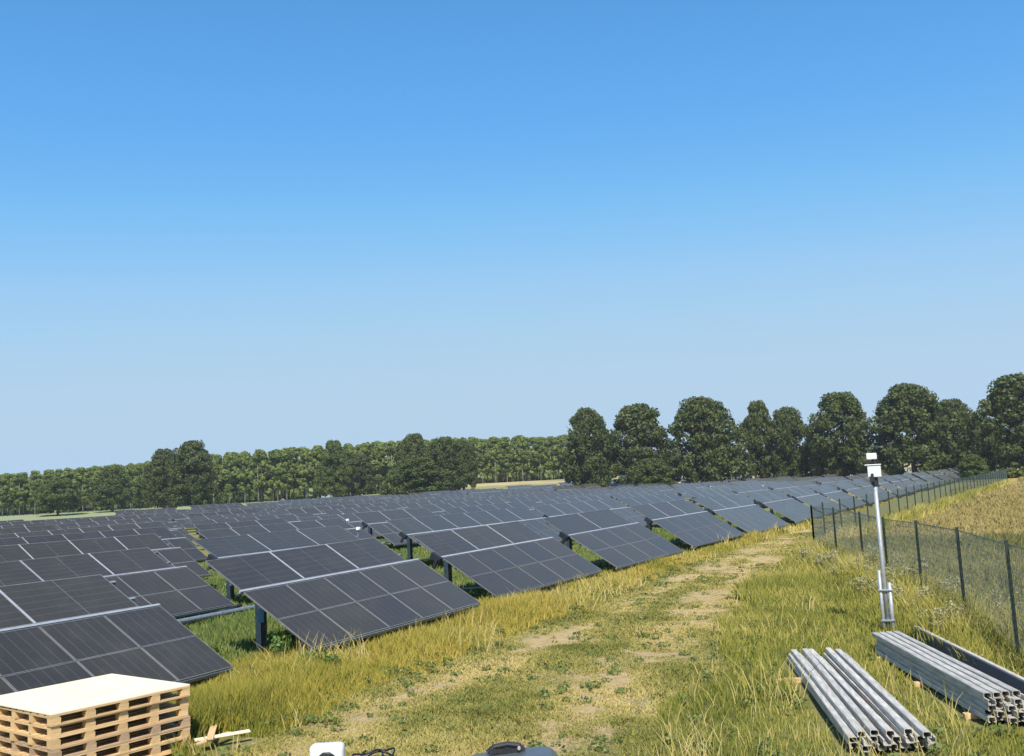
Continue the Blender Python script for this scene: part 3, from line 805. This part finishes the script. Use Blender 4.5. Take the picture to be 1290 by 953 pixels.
def yL(x): return 9.05+.062*x
def edgeR(x): return np.minimum(1.9+.2*x, 8.6)           # right side of the track
def edgeL(x): return np.minimum(9.9+.075*x, 12.9)          # left side of the track
def fence_y(x):
    px = [8, 12, 15.6, 19.4, 22.9, 26.9, 30.2, 33.6, 37.6, 41.6, 48, 152]; py = [-3, -1.8, -.6, .55, 1.55, 2.75, 3.95, 5.1, 6.6, 8.15, 8.1, 3.4]
    return np.interp(x, px, py)
def rutw(x, y): return np.clip(np.maximum(1-np.abs(y-yR(x)-.2*np.sin(x*.7))/1.35, 1-np.abs(y-yL(x)-.15*np.sin(x*.9+1))/1.05), 0, 1)
def wob(x, y): return .35*vnoise(x, y, .8, 9)
grass('track_grass', lambda x, y: (y > edgeR(x)-.3) & (y < edgeL(x)+.3), 620000,
      lambda x, y: np.clip(.075+.04*vnoise(x, y, 1.6, 1)+.03*vnoise(x, y, 5, 41), .03, .3)*(1-.6*rutw(x, y)),
      lambda x, y: .37+.18*vnoise(x, y, .9, 4)+.08*vnoise(x, y, 4, 14)+.24*rutw(x, y), MG_track, 'short trampled grass of the worn wheel track', (9, 75, 3, 14), 1.0, seed=1, lean=1.1,
      drop=lambda x, y: np.clip(rutw(x, y)*(.45+.85*vnoise(x, y, 1.5, 42)+.7*vnoise(x, y, 6, 43))+.04+.30*vnoise(x, y, 3.0, 44), 0, .95))
grass('yellow_grass', lambda x, y: (y >= edgeL(x)+wob(x, y)*.8) & (y < 15.2), 260000,
      lambda x, y: np.clip(.36+.16*vnoise(x, y, .9, 6), .12, .6)*np.clip((y-edgeL(x)+.5)/1.2, .25, 1)*np.where(y > 13.6, .75, 1),
      lambda x, y: np.clip((x-12)/7, 0, 1)*.27+.28+.15*vnoise(x, y, .5, 7), MG_yel, 'tall yellow-green grass between the track and the front panels', (10.5, 140, 9.5, 15.2), 1.0, seed=2)
grass('lane_grass', lambda x, y: (y >= 15.2), 230000,
      lambda x, y: np.clip(.22+.12*vnoise(x, y, .8, 8), .06, .5),
      lambda x, y: .30+.16*vnoise(x, y, .6, 10), MG_green, 'green grass growing under and between the panel rows', (14, 90, 15.2, 46), 1.5, seed=4)
grass('fence_grass', lambda x, y: (y <= edgeR(x)+wob(x, y)) & (y > fence_y(x)-.6), 380000,
      lambda x, y: np.clip(.13+.07*vnoise(x, y, .9, 11)+.45*np.clip(1.6-(y-fence_y(x)), 0, 1)*np.clip((x-17)/6, 0, 1)+.22*np.clip((x-17)/10, 0, 1), .07, .95),
      lambda x, y: .35+.20*vnoise(x, y, .45, 12)+.12*vnoise(x, y, 2.2, 31)+.22*np.clip(1.8-(y-fence_y(x)), 0, 1)*np.clip((x-20)/6, 0, 1)+.1*np.clip((x-18)/10, 0, 1), MG_mid, 'thick green grass between the track and the mesh fence', (9, 150, -3, 9), 1.0, seed=5)
grass('field_grass', lambda x, y: (y <= fence_y(x)-.5), 330000,
      lambda x, y: np.clip(.62+.16*vnoise(x, y, .5, 13), .3, 1)*np.where(x > 44, .55, 1),
      lambda x, y: .36+.14*vnoise(x, y, .35, 14), MG_dry, 'tall olive meadow grass beyond the mesh fence', (13, 62, -9, 9), 1.5, seed=6)
grass('tawny_field', lambda x, y: (y <= fence_y(x)-1.2) & (x > 46+4*np.sin(y)), 200000,
      lambda x, y: .45+.1*vnoise(x, y, .3, 15), lambda x, y: .42+.18*vnoise(x, y, .12, 16), MG_taw, 'dry orange grass of the far field on the right', (46, 190, -14, 8), 2.2, seed=7)
grass('dead_stalks', lambda x, y: (y <= edgeR(x)+.3) & (y > fence_y(x)-.4), 13000,
      lambda x, y: np.clip(.42+.2*vnoise(x, y, 1.2, 51), .1, .8)*(vnoise(x, y, .9, 52) > -.1),
      lambda x, y: .85+0*x, MG_mid, 'scattered dead straw stalks standing in the verge', (9, 70, -3, 9), .7, seed=12, lean=.7)
grass('dead_stalks', lambda x, y: (y >= edgeL(x)-.4) & (y < 14.3), 8000,
      lambda x, y: np.clip(.5+.2*vnoise(x, y, 1.2, 53), .1, .8)*(vnoise(x, y, .9, 54) > .1),
      lambda x, y: .9+0*x, MG_mid, 'dead straw stalks in the tall grass before the panels', (10.5, 70, 9.5, 14.3), .8, seed=13, lean=.7)
def ground_weeds(n, label, seed, x0, x1, side):
    r = np.random.default_rng(seed); x = np.exp(r.uniform(np.log(x0), np.log(x1), n))
    if side > 0: y = edgeL(x)+r.normal(0, .5, n)+.3
    elif side < 0: y = fence_y(x)+.3+r.random(n)*(edgeR(x)-fence_y(x))
    else: y = edgeR(x)+r.random(n)*(edgeL(x)-edgeR(x))
    k = ~blocked(x, y) & cam_ok(x, y); x, y = x[k], y[k]; z = gz(x, y)+.04+(.10 if side else .0)
    C = np.stack([x, y, z], 1); V, t = leaf_cards(C, r.uniform(.05, .15, len(x)), len(x)*26, .05, .4, seed)
    o = link(bpy.data.objects.new('ground_weeds', mesh_np('ground_weeds', V, 5, t, M_clover))); tag(o, label, 'weeds', None, 'stuff')
ground_weeds(260, 'low broad-leaved weeds scattered through the right verge', 61, 10, 45, -1)
ground_weeds(150, 'low broad-leaved weeds along the foot of the tall grass', 62, 10, 45, 1)
ground_weeds(300, 'flat clover and plantain patches in the worn track', 63, 10, 40, 0)
# seed-headed pale weeds and leafy weeds
def weed_mesh(seed, h, m, leafn, size, spread):
    r = np.random.default_rng(seed); C = []; 
    for k in range(14):
        t = r.random(); a = r.random()*6.28; q = spread*t*r.random()
        C.append((q*cos(a), q*sin(a), h*(.2+.75*t)))
    V, t = leaf_cards(np.array(C), np.full(14, spread*.35), leafn, size, 1, seed)
    return mesh_np('foliage', V, 5, t, m)
M_straw = leafy('pale_seed_head', (.30, .28, .12), (.42, .38, .20), (.55, .50, .30), .3, 2)
wm = [weed_mesh(s, .55, M_weed, 420, .075, .34) for s in (1, 2, 3)]
sm_ = [weed_mesh(s, .95, M_straw, 420, .05, .38) for s in (4, 5)]
stem = MB()
for k in range(7):
    a = k*.9; stem.tube([(0, 0, 0), (.12*cos(a), .12*sin(a), .35), (.2*cos(a), .2*sin(a), .7)], [.008, .006, .003], 5)
stem_me = stem.mesh('stems', [M_weed]); stem2_me = stem.mesh('stems', [M_straw])
for i, (x, y) in enumerate([(18.7, 16.3), (18.2, 15.6), (19.0, 15.0), (18.3, 14.6), (17.6, 14.3), (19.3, 14.3), (17.0, 14.7), (16.2, 13.4), (16.9, 16.6), (16.0, 12.7), (24.8, 19.9), (26.6, 26.3), (27.3, 27.6), (30, 30.5)]):
    T = empty('leafy_weed', (x, y, float(gz(x, y))), (0, 0, i)); T.scale = (1, 1, .7+.5*random.random())
    tag(T, 'bright green leafy weed at the foot of the panel posts', 'weed', 'leafy weeds near the posts')
    put('foliage', wm[i % 3], T); put('stems', stem_me, T)
for i in range(44):
    x = random.uniform(21, 40); y = float(fence_y(np.array([x]))[0])+random.uniform(-.9, 1.2)
    T = empty('seeding_weed', (x, y, float(gz(x, y))), (0, 0, i)); T.scale = (1, 1, .7+.5*random.random())
    tag(T, 'pale straw coloured seeding weed along the foot of the fence', 'weed', 'seeding weeds along the fence')
    put('foliage', sm_[i % 2], T, sc=(1, 1, .9)); put('stems', stem2_me, T)
# ------------------------------------------------------------------ air
hm = bpy.data.materials.new('air'); hm.use_nodes = True; hn = hm.node_tree; hn.nodes.remove(hn.nodes['Principled BSDF'])
pv = hn.nodes.new('ShaderNodeVolumePrincipled'); pv.inputs['Color'].default_value = (.93, .96, 1, 1); pv.inputs['Density'].default_value = .0002; pv.inputs['Anisotropy'].default_value = .2
hn.links.new(pv.outputs[0], hn.nodes['Material Output'].inputs['Volume'])
b = MB(); b.box(-60, 900, -500, 800, -1.6, 34); hz = b.build('haze', hm); tag(hz, kind='stuff')
# ------------------------------------------------------------------ light
W = bpy.data.worlds.new('World'); scene.world = W; W.use_nodes = True
nt = W.node_tree; bg = nt.nodes['Background']; sky = nt.nodes.new('ShaderNodeTexSky'); sky.sky_type = 'NISHITA'
sky.sun_disc = False
EL = radians(50); AZ = atan2(-.52, -.85)          # azimuth of the sun, measured from +x towards +y
sky.sun_elevation = EL; sky.sun_rotation = pi/2-AZ
sky.altitude = 200; sky.air_density = 1.0; sky.dust_density = .3; sky.ozone_density = 3
v1 = nt.nodes.new('ShaderNodeVectorMath'); v1.operation = 'SCALE'; v1.inputs['Scale'].default_value = .05
v2 = nt.nodes.new('ShaderNodeVectorMath'); v2.operation = 'SCALE'; v2.inputs['Scale'].default_value = 1/.15
cv = nt.nodes.new('ShaderNodeRGBCurve')        # the phone's tone response: compresses the bright sky near the horizon
for ch, pts in enumerate(([(.161, .078), (.239, .127), (.302, .19), (.443, .303), (.702, .37), (1.5, .375), (3, .385)],
                          [(.278, .268), (.404, .362), (.506, .433), (.706, .495), (1.1, .515), (3, .52)],
                          [(.529, .60), (.698, .703), (.835, .717), (1.1, .67), (1.5, .61), (3, .57)])):
    c = cv.mapping.curves[ch]; c.points[0].location = (0, 0); c.points[1].location = (1, pts[-1][1])
    for x_, y_ in pts[:-1]: c.points.new(x_/3, y_)
    for p_ in c.points: p_.handle_type = 'AUTO_CLAMPED'
cv.mapping.update()
nt.links.new(sky.outputs[0], v1.inputs[0]); nt.links.new(v1.outputs[0], cv.inputs['Color'])
nt.links.new(cv.outputs[0], v2.inputs[0]); nt.links.new(v2.outputs[0], bg.inputs[0]); bg.inputs[1].default_value = .15
sd = bpy.data.lights.new('sun', 'SUN'); sd.energy = 4.9; sd.angle = radians(.53); sd.color = (1, .95, .87)
so = link(bpy.data.objects.new('sun', sd))
dirv = Vector((cos(AZ)*cos(EL), sin(AZ)*cos(EL), sin(EL)))
so.rotation_euler = dirv.to_track_quat('Z', 'Y').to_euler()
# ------------------------------------------------------------------ camera
cd = bpy.data.cameras.new('camera'); co = link(bpy.data.objects.new('camera', cd)); scene.camera = co
f_ = Vector((.88334841, .45608928, .10806549)); r_ = Vector((.46335201, -.88449517, -.05452712)); u_ = Vector((-.07071417, -.09823881, .99264729))
Mx = Matrix((r_, u_, -f_)).transposed().to_4x4(); Mx.translation = (0, 0, CH); co.matrix_world = Mx
cd.sensor_width = 36; cd.lens = 1250/1290*36; cd.clip_start = .1; cd.clip_end = 6000
scene.view_settings.view_transform = 'Standard'; scene.view_settings.look = 'None'
scene.view_settings.exposure = .35; scene.view_settings.gamma = 1; scene.view_settings.use_curve_mapping = False
scene.render.engine = 'CYCLES'; scene.cycles.max_bounces = 6; scene.cycles.diffuse_bounces = 2; scene.cycles.transparent_max_bounces = 8
